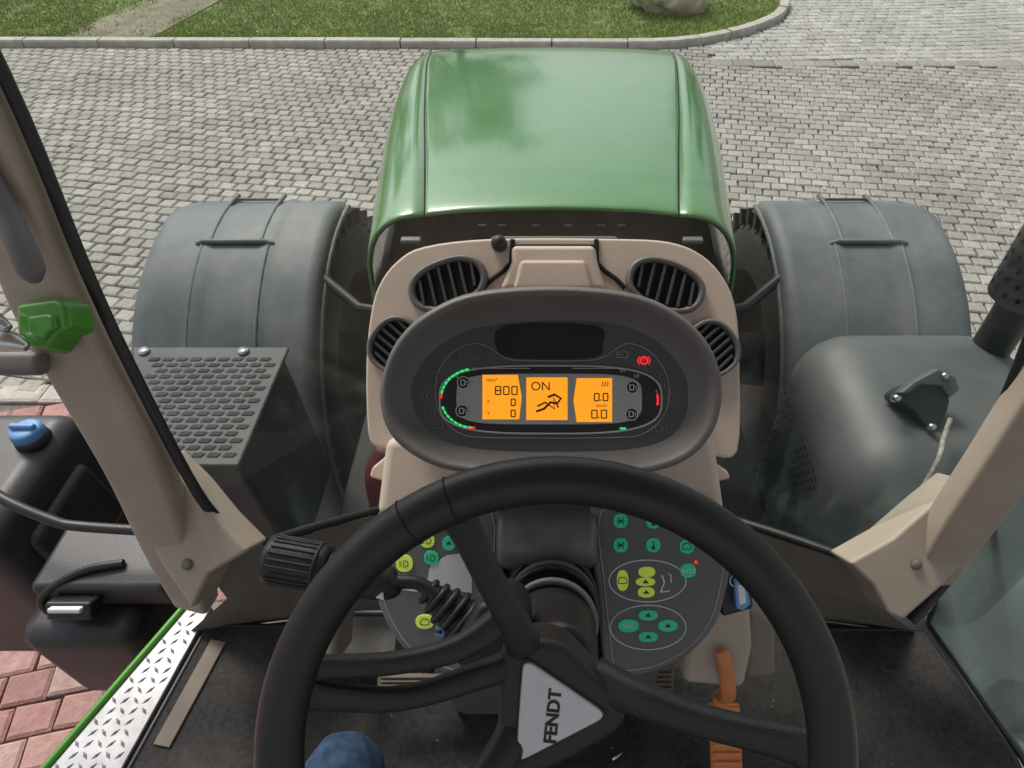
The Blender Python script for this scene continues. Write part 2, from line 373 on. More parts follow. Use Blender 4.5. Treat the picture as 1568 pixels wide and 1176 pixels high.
def tree(px,py,h,cr,seed):
    random.seed(seed); e=empty('broadleaf_tree')
    sweep('trunk',[(px,py,0),(px+.1,py,h*.25),(px-.1,py+.1,h*.5),(px,py,h*.8)],[(.28,.28),(.22,.22),(.15,.15),(.04,.04)],barkm,e,up=(0,1,0.01))
    cl=[]
    for i in range(9):
        a=random.uniform(0,6.28); z0=h*random.uniform(.25,.6); L=cr*random.uniform(.6,1)
        q=Vector((px+math.cos(a)*L,py+math.sin(a)*L,z0+random.uniform(.1,.35)*h))
        sweep('limb',[(px,py,z0),((px+q.x)/2,(py+q.y)/2,(z0+q.z)/2+.1),q],[(.08,.08),(.05,.05),(.02,.02)],barkm,e,n=3,seg=8,up=(.1,.9,.3))
        cl.append(q)
    for i in range(22):
        a=random.uniform(0,6.28); r=cr*math.sqrt(random.random())
        cl.append(Vector((px+math.cos(a)*r,py+math.sin(a)*r,h*random.uniform(.35,1))))
    n=9000; V=np.zeros((n,4,3)); C=np.zeros((n,4,4))
    for i in range(n):
        c=cl[i%len(cl)]; p=c+Vector(rng.normal(0,1,3)*[.5,.5,.4])
        A=Vector(rng.normal(0,1,3)).normalized()*.10; B=A.cross(Vector(rng.normal(0,1,3))).normalized()*.065
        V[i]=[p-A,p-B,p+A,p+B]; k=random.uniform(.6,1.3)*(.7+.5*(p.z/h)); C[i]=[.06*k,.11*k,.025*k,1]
    me=D.meshes.new('crown'); me.vertices.add(n*4); me.vertices.foreach_set('co',V.ravel()); me.loops.add(n*4); me.loops.foreach_set('vertex_index',np.arange(n*4))
    me.polygons.add(n); me.polygons.foreach_set('loop_start',np.arange(0,n*4,4)); me.polygons.foreach_set('loop_total',np.full(n,4)); me.update()
    at=me.color_attributes.new('Col','FLOAT_COLOR','POINT'); at.data.foreach_set('color',C.astype(np.float32).ravel()); me.materials.append(leafm)
    o=D.objects.new('crown',me); S.collection.objects.link(o); o.parent=e
tree(-3.2,22,9.5,2.2,1); tree(9.5,26,9,2.6,2); tree(-11,24,9,3,3)
random.seed(9)

# ================================================================ TRACTOR EXTERIOR
def hood():
    e=empty('tractor_hood')
    st=[(1.42,2.178,.312,.485),(1.46,2.188,.315,.49),(1.75,2.182,.355,.525),(2.05,2.165,.40,.56),(2.38,2.143,.445,.59),(2.66,2.118,.480,.60),(2.84,2.092,.488,.585),(2.95,2.05,.475,.555),(3.03,1.98,.45,.52),(3.08,1.87,.43,.50),(3.105,1.7,.41,.49),(3.11,1.3,.40,.48)]
    ST=CR([(a,b,c) for a,b,c,d in st],5); SD=CR([(d,0,0) for a,b,c,d in st],5)
    loops=[]
    for s,sd in zip(ST,SD):
        y,zt,c,x=s.x,s.y,s.z,sd.x
        half=[(0,0),(c*.35,-.002),(c*.7,-.007),(c-.012,-.016),(c-.0022,-.0175),(c-.0012,-.023),(c+.0012,-.023),(c+.0026,-.0190)]
        dx=x-c
        for t in np.linspace(.12,1,10):
            th=t*math.pi/2
            half.append((c+dx*math.sin(th)**.9,-.02-.20*(1-math.cos(th))**1.15))
        half+= [(x+.004,-.28),(x-.005,-.40),(x-.02,-.42)]
        pr_=[(-a,b) for a,b in half[::-1]]+half[1:]
        kz=1 if y<2.93 else max(.25,1-(y-2.93)*3)
        loops.append([Vector((a,y,max(zt+b*kz,1.25))) for a,b in pr_])
    n=len(loops[0]); nh=(n-1)//2
    mi=[]
    dark={nh+4,nh+5,nh+6,nh-5,nh-6,nh-7}
    for i in range(len(loops)-1):
        for k in range(n-1): mi.append(1 if k in dark else 0)
    o=loft('shell',loops,None,e,closed=False,mats=[hoodm,voidm],mi=mi)
    sm=o.modifiers.new('sol','SOLIDIFY'); sm.thickness=.012; sm.offset=-1
    prof=[(0,0),(.2,-.004),(.3,-.02),(.37,-.05),(.42,-.11),(.45,-.2),(.46,-.34),(.46,-.7)]
    full=[(-a,b) for a,b in prof[::-1]]+prof[1:]
    lp=[]
    for y,sc,z in ((1.02,.88,2.03),(1.12,.93,2.10),(1.3,.99,2.14),(1.6,1.03,2.15),(1.9,1.03,2.1)):
        lp.append([Vector((a*sc,y,z+b)) for a,b in full])
    loft('cowl',lp,cowlm,e,closed=False)
    box('engine_block',(0,1.9,1.35),(.8,1.8,1.0),black,e,bevel=.03)
    for sx in (-1,1):
        box('cowl_clip',(sx*.345,1.38,2.118),(.05,.02,.012),grey,e)
        for q in (-.12,.04,.17): box('latch',(q*sx,1.40,2.147),(.020,.007,.005),black,e,.002)
hood()
def fender(s):
    e=empty('front_fender')
    yc,zc,R=2.42,.75,.84
    N=26; W=24; loops=[]
    for i in range(N):
        th=rad(11-i*(118/(N-1)))
        row=[]
        for k in range(W+1):
            t=k/W; x=.885+t*.715
            ed=min(t,1-t); dr=-.045*max(0,1-ed/.05)**2.2
            rr=R+dr+(.008 if (.30<t<.36 or .64<t<.70) else 0)
            if i<2: rr-=.014*(2-i)
            xx=x
            if i<3 and t>.9: xx-=.02*(3-i)
            row.append(Vector((s*xx,yc+math.sin(th)*rr,zc+math.cos(th)*rr)))
        loops.append(row)
    o=loft('shell',loops,fenderm,e,closed=False); sm=o.modifiers.new('sol','SOLIDIFY'); sm.thickness=.012; sm.offset=0
    def P(x,th,dr): return Vector((s*x,yc+math.sin(rad(th))*(R+dr),zc+math.cos(rad(th))*(R+dr)))
    tube('cross_rib',[P(1.10,-14,.002),P(1.13,-14,.016),P(1.37,-14,.016),P(1.40,-14,.002)],.011,fenderm,e)
    for x in (1.15,1.35): tube('pad_edge',[P(x,th,.006) for th in (-14,-6,0,5,10)],.009,fenderm,e)
    tube('pad_edge',[P(x,8,.0) for x in (1.15,1.25,1.35)],.006,fenderm,e)
    for x in (1.115,1.375): tube('rib_strip',[P(x,th,.006) for th in range(-14,-105,-6)],.009,fenderm,e)
    tube('edge_bead',[P(.885,th,-.042) for th in range(10,-106,-5)],.010,fenderm,e)
    tube('edge_bead',[P(1.6,th,-.042) for th in range(5,-106,-5)],.010,fenderm,e)
    tube('stay',[Vector((s*.45,1.95,1.4)),Vector((s*.75,2.0,1.42)),P(.95,-20,-.04)],.02,black,e)
    w=empty('front_wheel')
    prof=[(-.27,.45),(-.29,.52),(-.28,.62),(-.24,.68),(0,.70),(.24,.68),(.28,.62),(.29,.52),(.27,.45)]
    lp=[]
    for i in range(65):
        a=2*math.pi*i/64; lp.append([Vector((s*1.2+x,yc+math.sin(a)*r,.76+math.cos(a)*r)) for x,r in prof])
    loft('tyre',lp,tirem,w,closed=False)
    for i in range(38):
        a=2*math.pi*i/38
        for sd in (-1,1):
            aa=a+(.08 if sd>0 else 0)
            q=[]
            for (x,da) in ((.02,.1),(.28,-.06),(.28,-.01),(.02,.16)):
                for r in (.66,.735):
                    q.append(Vector((s*1.2+sd*x,yc+math.sin(aa+da)*r,.76+math.cos(aa+da)*r)))
            mk('lug',q,[(0,2,4,6),(1,7,5,3),(0,1,3,2),(2,3,5,4),(4,5,7,6),(6,7,1,0)],tirem,w)
    lp=[]
    for x,r in ((-.27,.46),(-.25,.44),(-.18,.42),(-.1,.3),(-.08,.12),(-.14,.1),(-.14,.001)):
        lp.append([Vector((s*(1.2+x),yc+math.sin(2*math.pi*k/40)*r,.76+math.cos(2*math.pi*k/40)*r)) for k in range(40)])
    loft('rim',lp,rimd,w)
    sweep('axle',[(0,yc,.76),(s*.6,yc,.76),(s*1.1,yc,.76)],[(.12,.12),(.11,.11),(.14,.14)],black,w,n=2)
fender(-1); fender(1)
def perf():
    e=empty('perforated_step_cover')
    b=[(-1.0,1.02),(-.79,1.02),(-.79,1.43),(-1.22,1.43)]
    prism3('box',[(x*.98,y,1.15) for x,y in b],[(x,y,1.7) for x,y in b],tankm,e,bevel=.02)
    tp=[(-1.01,1.0),(-.775,1.0),(-.775,1.44),(-1.24,1.44)]
    prism3('top_plate',[(x,y,1.702) for x,y in tp],[(x,y,1.716) for x,y in tp],coverm,e,bevel=.006)
    vs=[];fs=[]
    for j in range(16):
        for i in range(11):
            y=1.025+j*.0235; x=-1.225+i*.040+(j%2)*.020
            xl=-1.0-(y-1.0)/.44*.225
            if x>-.825 or x<xl+.01: continue
            k=len(vs); vs+=[(x,y,1.7185),(x+.028,y,1.7185),(x+.035,y+.013,1.7185),(x+.007,y+.013,1.7185)]; fs.append((k,k+1,k+2,k+3))
    mk('slots',vs,fs,voidm,e)
    for x in (-1.19,-.9): sweep('bolt',[(x,1.415,1.716),(x,1.415,1.726)],[(.017,.017),(.014,.014)],steel,e,n=1)
perf()
e=empty('tractor_chassis')
box('side_frame',(-.60,1.2,.95),(.2,1.2,.5),tirem,e,.02); box('side_frame',(.60,1.2,.95),(.2,1.2,.5),tirem,e,.02)
box('transmission',(0,.3,.95),(.7,2.2,.9),black,e,.03)
sweep('mount_red',[(-.50,1.18,1.25),(-.50,1.22,1.4),(-.49,1.24,1.5)],[(.07,.07),(.07,.07),(.03,.03)],rimred,e,up=(0,1,0))
def airbox():
    e=empty('exhaust_aftertreatment')
    b=[(.70,.85),(1.35,.85),(1.35,1.5),(.70,1.5)]
    prism3('canister',[(x,y,1.0) for x,y in b],[(x,y,1.8) for x,y in b],muffm,e,bevel=.17,seg=8)
    vs=[];fs=[]
    for j in range(22):
        for i in range(13):
            y=1.02+i*.026+(j%2)*.013; z=1.12+j*.023; k=len(vs)
            vs+=[(.693,y,z),(.693,y+.014,z),(.693,y+.014,z+.013),(.693,y,z+.013)]; fs.append((k,k+1,k+2,k+3))
    mk('mesh_holes',vs,fs,voidm,e)
    cx,cy=1.225,1.36
    sweep('stack',[(cx,cy,1.7),(cx,cy,1.9),(cx,cy,1.94),(cx,cy,1.97)],[(.05,.05),(.05,.05),(.055,.055),(.075,.075)],black,e,up=(0,1,0),n=3)
    sweep('heat_shield',[(cx,cy,1.96),(cx,cy,3.1)],[(.085,.085),(.085,.085)],grey,e,up=(0,1,0),n=2,seg=32)
    vs=[];fs=[]
    for j in range(30):
        for i in range(16):
            a=(i+(j%2)*.5)/16*2*math.pi; z=1.99+j*.034; k=len(vs); da=.08;r=.0865
            for (p,q) in ((-da,0),(0,-.009),(da,0),(0,.009)): vs.append((cx+math.cos(a+p)*r,cy+math.sin(a+p)*r,z+q))
            fs.append((k,k+1,k+2,k+3))
    mk('holes',vs,fs,voidm,e)
    l=empty('work_light'); c=Vector((.90,1.09,1.845))
    pr('housing',[(530,-13),(555,-1),(597,-3),(604,-28),(592,-57),(570,-66),(549,-40),(528,-25)],.00159,-.85,-.775,black,l,bevel=.012,seg=4,spl=2)
    pr('bracket',[(531,-14),(553,4),(590,24),(617,12),(624,-8),(608,-22),(596,-4),(562,-2),(545,-16)],.00157,-.80,-.765,muffm,l,bevel=.006,seg=3)
    for q in ((529,-22),(603,12),(583,-66)): sweep('bolt',[F(q[0]*.00156,q[1]*.00156,-.775),F(q[0]*.00156,q[1]*.00156,-.755)],[(.010,.010),(.008,.008)],steel,l,n=1,up=(1,0,0))
    tube('cable',[tuple(p) for p in CR([c+Vector((.03,-.07,.02)),c+Vector((-.0,-.12,.0)),c+Vector((-.03,-.17,-.0)),c+Vector((-.06,-.21,-.06)),c+Vector((-.10,-.24,-.2)),c+Vector((-.12,-.26,-.4))],8)],.006,M('cable_sleeve',(.3,.28,.25),.7,var=.4,scale=90),l)
airbox()
def tank():
    e=empty('fuel_tank')
    b=[(-1.95,.92),(-1.5,.92),(-1.5,1.42),(-1.95,1.42)]
    prism3('body',[(x*.99-.03,y,.75) for x,y in b],[(x,y,1.48) for x,y in b],tankm,e,bevel=.07,seg=5)
    prism3('shoulder',[(x,y,1.1) for x,y in [(-1.75,1.0),(-1.46,1.0),(-1.46,1.3),(-1.75,1.3)]],[(x,y,1.36) for x,y in [(-1.75,1.0),(-1.48,1.0),(-1.48,1.3),(-1.75,1.3)]],tankm,e,bevel=.03,seg=4)
    c=Vector((-1.57,1.28,1.48))
    sweep('filler_neck',[c,c+Vector((0,0,.03))],[(.05,.05),(.045,.045)],tankm,e,n=2,up=(0,1,0))
    sweep('filler_cap',[c+Vector((0,0,.02)),c+Vector((0,0,.03)),c+Vector((0,0,.05)),c+Vector((0,0,.056))],[(.042,.042),(.046,.046),(.042,.042),(.03,.03)],bluem,e,n=3,up=(0,1,0))
    box('cap_grip',c+Vector((0,0,.062)),(.075,.018,.018),bluem,e,.006)
    b=empty('side_step')
    box('step_block',(-1.2,.93,1.36),(.36,.2,.1),tankm,b,.02); box('step_block_lower',(-1.28,.86,1.1),(.32,.24,.4),tankm,b,.05)
    box('step_lamp_bezel',(-1.255,.80,1.37),(.12,.05,.05),black,b,.008,rot=Matrix.Rotation(rad(-35),3,'X')); box('step_lamp',(-1.255,.785,1.392),(.085,.03,.014),white,b,.004,rot=Matrix.Rotation(rad(-35),3,'X'))
    h=empty('grab_rail')
    tube('rail',[tuple(p) for p in CR([(-1.62,1.1,1.62),(-1.436,.994,1.59),(-1.3,.95,1.55),(-1.22,.94,1.535),(-.95,.93,1.52)],6)],.014,black,h)
    tube('rail',[tuple(p) for p in CR([(-1.15,.9,1.42),(-1.24,.88,1.42),(-1.32,.84,1.40),(-1.36,.82,1.36),(-1.35,.81,1.3)],6)],.011,black,h)
tank()

# ================================================================ CAB
cabL=[(-.70,.90,3.1),(-.689,.856,2.697),(-.679,.791,2.447),(-.658,.741,2.298),(-.61,.663,2.079),(-.584,.653,1.984),(-.545,.671,1.903)]
cabR=[(.70,.90,3.1),(.705,.83,2.62),(.712,.75,2.40),(.714,.705,2.23),(.695,.668,2.10),(.645,.645,1.99),(.556,.651,1.884)]
def cab():
    e=empty('windshield')
    LL=CR(cabL,6); RR=CR(cabR,6); vs=[];fs=[];n=24
    def bul(t): return .30*(1-t*t)
    for a,b in zip(LL,RR):
        for k in range(n+1):
            t=k/n*2-1; p=a.lerp(b,k/n); vs.append((p.x,p.y+bul(t),p.z-.02*(1-t*t)))
    a,b=LL[-1],RR[-1]
    for k in range(n+1):
        t=k/n*2-1; p=a.lerp(b,k/n); vs.append((p.x*1.0,p.y+bul(t),p.z-.22*(1-t**2)))
    rows=len(LL)+1
    for i in range(rows-1):
        for k in range(n): a_=i*(n+1)+k; fs.append((a_,a_+1,a_+n+2,a_+n+1))
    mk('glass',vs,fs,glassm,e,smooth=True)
    bot=[Vector(vs[(rows-1)*(n+1)+k]) for k in range(n+1)]
    path=[p for p in LL]+bot[1:-1]+[p for p in RR[::-1]]
    tube('rubber_seal',[tuple(p) for p in path],.009,black,e)
    w=empty('cab_front_wall')
    top=[p+Vector((0,-.008,-.008)) for p in bot]; lo=[]
    for k,p in enumerate(top):
        t=k/n*2-1; lo.append(Vector((t*.80,.625+.07*(1-t*t),1.6)))
    mid=[(a*.6+b*.4)+Vector((0,-.03,.0)) for a,b in zip(top,lo)]
    top[0]=Vector((-.66,.63,1.93)); top[-1]=Vector((.66,.63,1.91))
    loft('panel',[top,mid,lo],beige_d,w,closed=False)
cab()
for nm,pts,rr,s in (('a_pillar',[(-.695,.605,1.80),(-.683,.61,1.87),(-.68,.63,1.98),(-.688,.677,2.15),(-.735,.759,2.388),(-.745,.83,2.60),(-.75,.90,3.1)],[(.034,.025),(.036,.03),(.042,.03),(.043,.03),(.043,.03),(.044,.03),(.045,.03)],-1),
                 ('a_pillar',[(.70,.60,1.79),(.69,.605,1.87),(.695,.62,2.03),(.728,.662,2.19),(.758,.71,2.329),(.77,.79,2.56),(.76,.9,3.1)],[(.032,.025),(.036,.03),(.043,.03),(.044,.03),(.044,.03),(.045,.03),(.045,.03)],1)):
    e=empty(nm); pts=pts+[(pts[-1][0],.92,3.40)]; rr=rr+[(.045,.03)]
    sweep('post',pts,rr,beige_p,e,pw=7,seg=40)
    G=[(-590,-105),(-545,-150),(-500,-205),(-455,-250),(-515,-285),(-540,-338),(-585,-273),(-650,-153)] if s<0 else [(445,-268),(510,-232),(570,-180),(620,-140),(645,-235),(590,-300),(527,-355),(505,-345),(480,-300)]
    pr('base_gusset',G,.00116,-.42,-.335,beige_p,e,bevel=.007,seg=4)
    q=F(s*.633,-.3135,-.333); sweep('screw_cap',[q,q+EW*.004],[(.010,.010),(.008,.008)],beige_d,e,n=1,up=(0,1,0))
    q=Vector(pts[4])+Vector((0,0,-.02))+EW*.029; sweep('screw_cap',[q,q+EW*.006],[(.012,.012),(.010,.010)],beige,e,n=1,up=(0,1,0))
e=empty('cab_grab_handle'); sweep('grip',[(-.78,.82,2.75),(-.735,.79,2.63),(-.722,.773,2.572),(-.693,.731,2.529),(-.684,.712,2.497),(-.684,.712,2.49)],[(.014,.014),(.015,.015),(.016,.016),(.017,.017),(.016,.016),(.008,.008)],grey_l,e)
e=empty('door_latch')
L0=Vector((-.702,.693,2.42))
pts=[(-48,38),(20,48),(42,38),(47,-6),(28,-14),(8,-42),(-22,-38),(-48,-10)]
def fl(c,p,u,w): return c+EX*p[0]*u+EV*p[1]*u+EW*w
prism3('green_body',[fl(L0,p,.00092,-.045) for p in pts],[fl(L0,(p[0]*.84,p[1]*.84),.00092,.0) for p in pts],greenp,e,bevel=.007,seg=3)
prism3('green_recess',[fl(L0,(p[0]*.5+4,p[1]*.5-3),.00092,-.01) for p in pts],[fl(L0,(p[0]*.42+4,p[1]*.42-3),.00092,.008) for p in pts],greenp,e,bevel=.004,seg=3)
sweep('striker',[L0+EX*-.075+EV*-.022+EW*.02,L0+EX*-.055+EV*-.02+EW*.025,L0+EX*-.03+EV*-.022+EW*.022,L0+EX*-.008+EV*-.03+EW*.015],[(.008,.008),(.016,.013),(.015,.013),(.006,.006)],steel,e)
sweep('striker_pin',[L0+EX*-.06+EV*.016+EW*.02,L0+EX*-.04+EV*.008+EW*.03,L0+EX*-.022+EV*-.006+EW*.03],[(.006,.006),(.009,.009),(.006,.006)],steel,e)
box('jamb',L0+EX*-.075+EV*-.05+EW*-.05,(.08,.035,.03),grey,e,.01,rot=RF)

e=empty('cab_roof')
rb=[(-.88,-.95),(.88,-.95),(.88,.98),(.5,1.12),(-.5,1.12),(-.88,.98)]
prism3('shell',[(x,y,3.42) for x,y in rb],[(x*.96,y*.96,3.54) for x,y in rb],greenp,e,bevel=.03,seg=3)
prism3('headliner',[(x*.95,y*.95,3.39) for x,y in rb],[(x*.95,y*.95,3.418) for x,y in rb],M('headliner',(.55,.5,.44),.9),e,bevel=.01)
e=empty('cab_floor')
fp=[(-.93,-.9),(.90,-.9),(.895,.38),(.825,.68),(-.80,.70),(-.96,.30)]
prism3('slab',[(x,y,1.52) for x,y in fp],[(x,y,1.598) for x,y in fp],black,e)
e=empty('floor_mat')
mp=[(-.84,-.8),(.885,-.8),(.885,.38),(.815,.63),(-.755,.64),(-.80,.36)]
prism3('carpet',[(x,y,1.60) for x,y in mp],[(x,y,1.612) for x,y in mp],matm,e,bevel=.004)
tube('binding',[(x,y,1.61) for x,y in mp],.006,black,e,closed=True)
box('heel_strip',(-.735,.50,1.6145),(.035,.21,.006),tan,e,.002,rot=Matrix.Rotation(rad(-10),3,'Z'))
e=empty('door_sill_tread_plate')
def sx(y): t=(y-.36)/.32; return (-.945+.135*t,-.81+.05*t)
vs=[(sx(-.3)[0],-.3,1.618),(sx(-.3)[1],-.3,1.618),(sx(.68)[1],.68,1.618),(sx(.68)[0],.68,1.618)]
prism3('plate',[(a,b,1.59) for a,b,c in vs],vs,plate,e,bevel=.003)
vs=[];fs=[]
y=-.28;j=0
while y<.67:
    a,b=sx(y); x=a+.012+(j%2)*.012;i=0
    while x<b-.014:
        an=rad(45 if (i+j)%2 else -45); c,s_=math.cos(an),math.sin(an);k=len(vs)
        for (p,q,z) in ((-.010,0,1.6185),(0,-.0032,1.6185),(.010,0,1.6185),(0,.0032,1.6185),(0,0,1.6215)): vs.append((x+p*c-q*s_,y+p*s_+q*c,z))
        fs+=[(k,k+1,k+4),(k+1,k+2,k+4),(k+2,k+3,k+4),(k+3,k,k+4)]
        x+=.022;i+=1
    y+=.02;j+=1
mk('tread_lugs',vs,fs,plate,e)
tube('green_edge',[(sx(-.3)[0]-.012,-.3,1.615),(sx(.69)[0]-.012,.69,1.615)],.008,greenp,e)
tube('door_seal',[(sx(-.3)[0]-.05,-.3,1.56),(sx(.45)[0]-.05,.45,1.55),(sx(.60)[0]-.045,.60,1.54)],.014,black,e)
e=empty('cab_door')
gq=[(.925,.2,1.6),(.905,.38,1.6),(.83,.66,1.6),(.80,.66,2.0),(.82,.76,2.5),(.82,.85,3.0),(.95,.2,3.0)]
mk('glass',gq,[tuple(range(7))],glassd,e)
tube('seal',[(.93,.18,1.606),(.905,.38,1.606),(.835,.65,1.606),(.80,.66,1.75)],.008,black,e)
tube('pillar_seal',[F(a*.00119,b*.00119,-.39) for a,b in ((760,-105),(728,-148),(690,-195),(635,-263),(590,-318),(550,-363))],.010,black,e)
e=empty('battery_box')
lgp=M('light_grey_plastic',(.40,.41,.41),.5,dust=(.25,.25,.24),dustamt=.5)
b=[(1.05,.1),(1.75,.1),(1.7,1.0),(1.02,1.0)]
prism3('body',[(x,y,.7) for x,y in b],[(x,y,1.15) for x,y in b],lgp,e,bevel=.05,seg=4)
tube('lever',[(1.0,.85,1.25),(1.4,1.05,1.35)],.018,grey_l,e)
for x,y in ((1.22,.62),(1.28,.48)): sweep('knob',[(x,y,1.15),(x,y,1.2),(x,y,1.23)],[(.06,.06),(.06,.06),(.04,.04)],grey_l,e,up=(0,1,0),n=2)

# ---------------- dashboard body
e=empty('dashboard')
U=.00093
out=[(-283,-63),(-285,27),(-279,100),(-266,150),(-238,188),(-195,211),(-90,223),(95,223),(180,218),(230,198),(264,162),(283,112),(288,27),(285,-103),(245,-113),(240,-153),(-245,-153),(-250,-103),(-275,-93)]
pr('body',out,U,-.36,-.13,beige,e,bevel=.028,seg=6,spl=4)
pr('top_trim',[(-95,216),(-93,228),(100,228),(102,216)],U,-.2,-.134,grey_l,e,bevel=.003)
pr('centre_block',[(-62,213),(67,213),(70,190),(84,145),(-80,145),(-62,188)],.000915,-.15,-.115,beige,e,bevel=.008,seg=4)
pr('centre_pad',[(-48,190),(52,190),(62,145),(-60,145)],.00091,-.13,-.108,beige,e,bevel=.006,seg=3)
ln('groove',[(-60,221),(-62,185),(-75,172),(-92,160),(-105,146)],U,-.1285,.0035,voidm,e)
ln('groove',[(68,221),(69,185),(82,172),(99,160),(112,146)],U,-.1285,.0035,voidm,e)
ln('groove',[(-60,211),(68,211)],U,-.1275,.0025,voidm,e)
sweep('sensor_knob',[F(-80*U,213*U,-.13),F(-80*U,213*U,-.115),F(-80*U,213*U,-.107)],[(.011,.011),(.011,.011),(.007,.007)],black,e,up=EV,n=2)
pr('lower_body',[(-250,-80),(245,-80),(262,-200),(-265,-200)],.00091,-.3,-.09,beige,e,bevel=.015,seg=4)
def vent(a,b,ra,rb,rot,slat,u=.00092):
    v=empty('air_vent'); w=-.127
    o_=ell(a,b,ra,rb,40,rot,2.3); i_=ell(a,b,ra*.80,rb*.76,40,rot,2.3)
    lp=[[F(p*u,q*u,w-.01) for p,q in o_],[F(p*u,q*u,w+.008) for p,q in ell(a,b,ra*.97,rb*.96,40,rot,2.3)],[F(p*u,q*u,w+.011) for p,q in ell(a,b,ra*.88,rb*.87,40,rot,2.3)],[F(p*u,q*u,w+.004) for p,q in i_],[F(p*u,q*u,w-.0) for p,q in i_]]
    loft('bezel',lp,grey_l,v)
    pr('void',ell(a,b,ra*.8,rb*.76,40,rot,2.3),u,w-.004,w+.0015,voidm,v,bevel=0)
    n=6
    for k in range(n):
        t=(k+.5)/n*2-1; x=t*ra*.78; half=rb*.72*(1-abs(t)**2.3)**.45
        for (w0,w1,x0,x1,m) in ((w+.0016,w+.004,-3.4,3.4,voidm),(w+.004,w+.0085,-2.0,2.2,slatm)):
            pts=[]
            for (p,q) in ((x+x0-slat*1.5,-half),(x+x1-slat*1.5,-half),(x+x1+slat*1.5,half),(x+x0+slat*1.5,half)):
                pts.append((a+p*math.cos(rot)-q*math.sin(rot),b+p*math.sin(rot)+q*math.cos(rot)))
            pr('slat',pts,u,w0,w1,m,v,bevel=.0006 if m is slatm else 0)
vent(-160,154,64,40,rad(20),2); vent(175,152,64,40,rad(-20),-2)
vent(-240,60,46,42,rad(55),2); vent(246,55,46,42,rad(-55),-2)

# ---------------- instrument cluster
e=empty('instrument_cluster')
U=.0008
oc=[(-263,-25),(-255,25),(-232,70),(-190,108),(-120,138),(0,148),(120,137),(190,108),(235,65),(256,20),(260,-25),(247,-72),(212,-112),(155,-134),(70,-138),(-70,-138),(-155,-132),(-210,-110),(-248,-75)]
ic=[(-220,-13),(-211,20),(-185,52),(-150,75),(-95,92),(0,99),(90,95),(145,77),(180,52),(205,20),(213,-15),(207,-55),(180,-85),(130,-100),(60,-105),(-60,-105),(-135,-98),(-178,-83),(-208,-55)]
def cl(P,n=6): return [(p.x,p.y) for p in CR([(a,b,0) for a,b in P],n,True)]
co,ci=cl(oc),cl(ic)
def mix(t): return [((1-t)*a+t*c,(1-t)*b+t*d) for (a,b),(c,d) in zip(co,ci)]
def lift(P,w,vis=0): return [F(a*U,b*U,w+(vis*max(0,b/148.) )) for a,b in P]
loft('bezel',[lift([(a*.93,b*.93) for a,b in co],-.13),lift(co,-.03),lift(co,.0,.012),lift(mix(.1),.006,.016),lift(mix(.22),.007,.018),lift(mix(.34),.004,.014),lift(mix(.5),-.006,.004),lift(mix(.92),-.02),lift(ci,-.0215)],grey,e)
pr('face',[(a*1.01,b*1.01) for a,b in ci],U,-.04,-.021,facem,e,bevel=0)
U=.00082; w=-.0205
pr('warning_window',[(-72,90),(66,90),(78,62),(62,40),(-60,40),(-85,55)],U,w-.002,w+.001,gloss,e,bevel=.0008,spl=3)
ol=[(-178,-14),(-172,22),(-148,52),(-110,62),(-70,40),(-40,36),(50,36),(80,42),(115,62),(150,50),(172,22),(180,-14),(170,-50),(140,-76),(90,-82),(-90,-82),(-140,-76),(-170,-48)]
ln('outline',cl(ol,5),U,w+.0006,.0006,M('outline_print',(.36,.36,.36),.5),e,True)
pr('field',ell(-2,-24,170,52,48,0,3.2),U,w-.001,w+.0012,black,e,bevel=.001)
ln('field_ring',ell(-2,-24,170,52,60,0,3.2),U,w+.0012,.0012,M('ring_grey',(.5,.51,.51),.4),e,True)
pr('silver_band',ell(-4,-23,142,39,48,0,4.5),U,w,w+.0022,lcdpanel,e,bevel=.0008)
W2=w+.0024
pr('lcd_left',[(-106,14),(-52,14),(-46,-20),(-50,-54),(-106,-54)],U,W2-.001,W2+.0004,orange,e,bevel=0)
pr('lcd_mid',[(-39,10),(24,10),(24,-55),(-39,-55)],U,W2-.001,W2+.0004,orange,e,bevel=0)
pr('lcd_right',[(38,9),(92,9),(92,-58),(38,-58),(33,-25)],U,W2-.001,W2+.0004,orange,e,bevel=0)
T=W2+.0007
def seg7(s,a,b,h,wd):
    M7={'0':'abcdef','8':'abcdefg','O':'abcdef'}
    x=a
    for c in s:
        if c=='.': pr('dot',ell(x-2,b-h/2+1,1.2,1.2,8),U,T-.0003,T,ink,e,bevel=0); x+=2; continue
        k=h/2
        sg={'a':[(x,b+k),(x+wd,b+k)],'g':[(x,b),(x+wd,b)],'d':[(x,b-k),(x+wd,b-k)],'f':[(x,b+k),(x,b)],'e':[(x,b),(x,b-k)],'b':[(x+wd,b+k),(x+wd,b)],'c':[(x+wd,b),(x+wd,b-k)]}
        for q in M7[c]: ln('seg',sg[q],U,T,.0008,ink,e)
        x+=wd+4.5
seg7('800',-86,-10,12,8); seg7('0',-62,-28,10,6); seg7('0',-62,-45,10,6)
seg7('0.0',65,-20,11,7); seg7('0.0',61,-46,12,8)
txt('mode','ON',-17,-4,U,T,19,ink,e,ext=.0004)
txt('unit','mm³',-92,6,U,T,9,ink,e); txt('unit','km/h',76,-33,U,T,8,ink,e)
lr=M('lcd_red',(.6,.06,.01),.5)
txt('glyph','X',-97,-27,U,T,8,lr,e); txt('glyph','Y',-97,-45,U,T,8,lr,e)
ln('implement_icon',[(-24,-42),(-12,-38),(-2,-28),(8,-30),(14,-22),(4,-16),(-6,-20)],U,T,.0016,ink,e)
ln('implement_icon',[(-22,-34),(-10,-28),(4,-38),(2,-20),(10,-36)],U,T,.0012,ink,e)
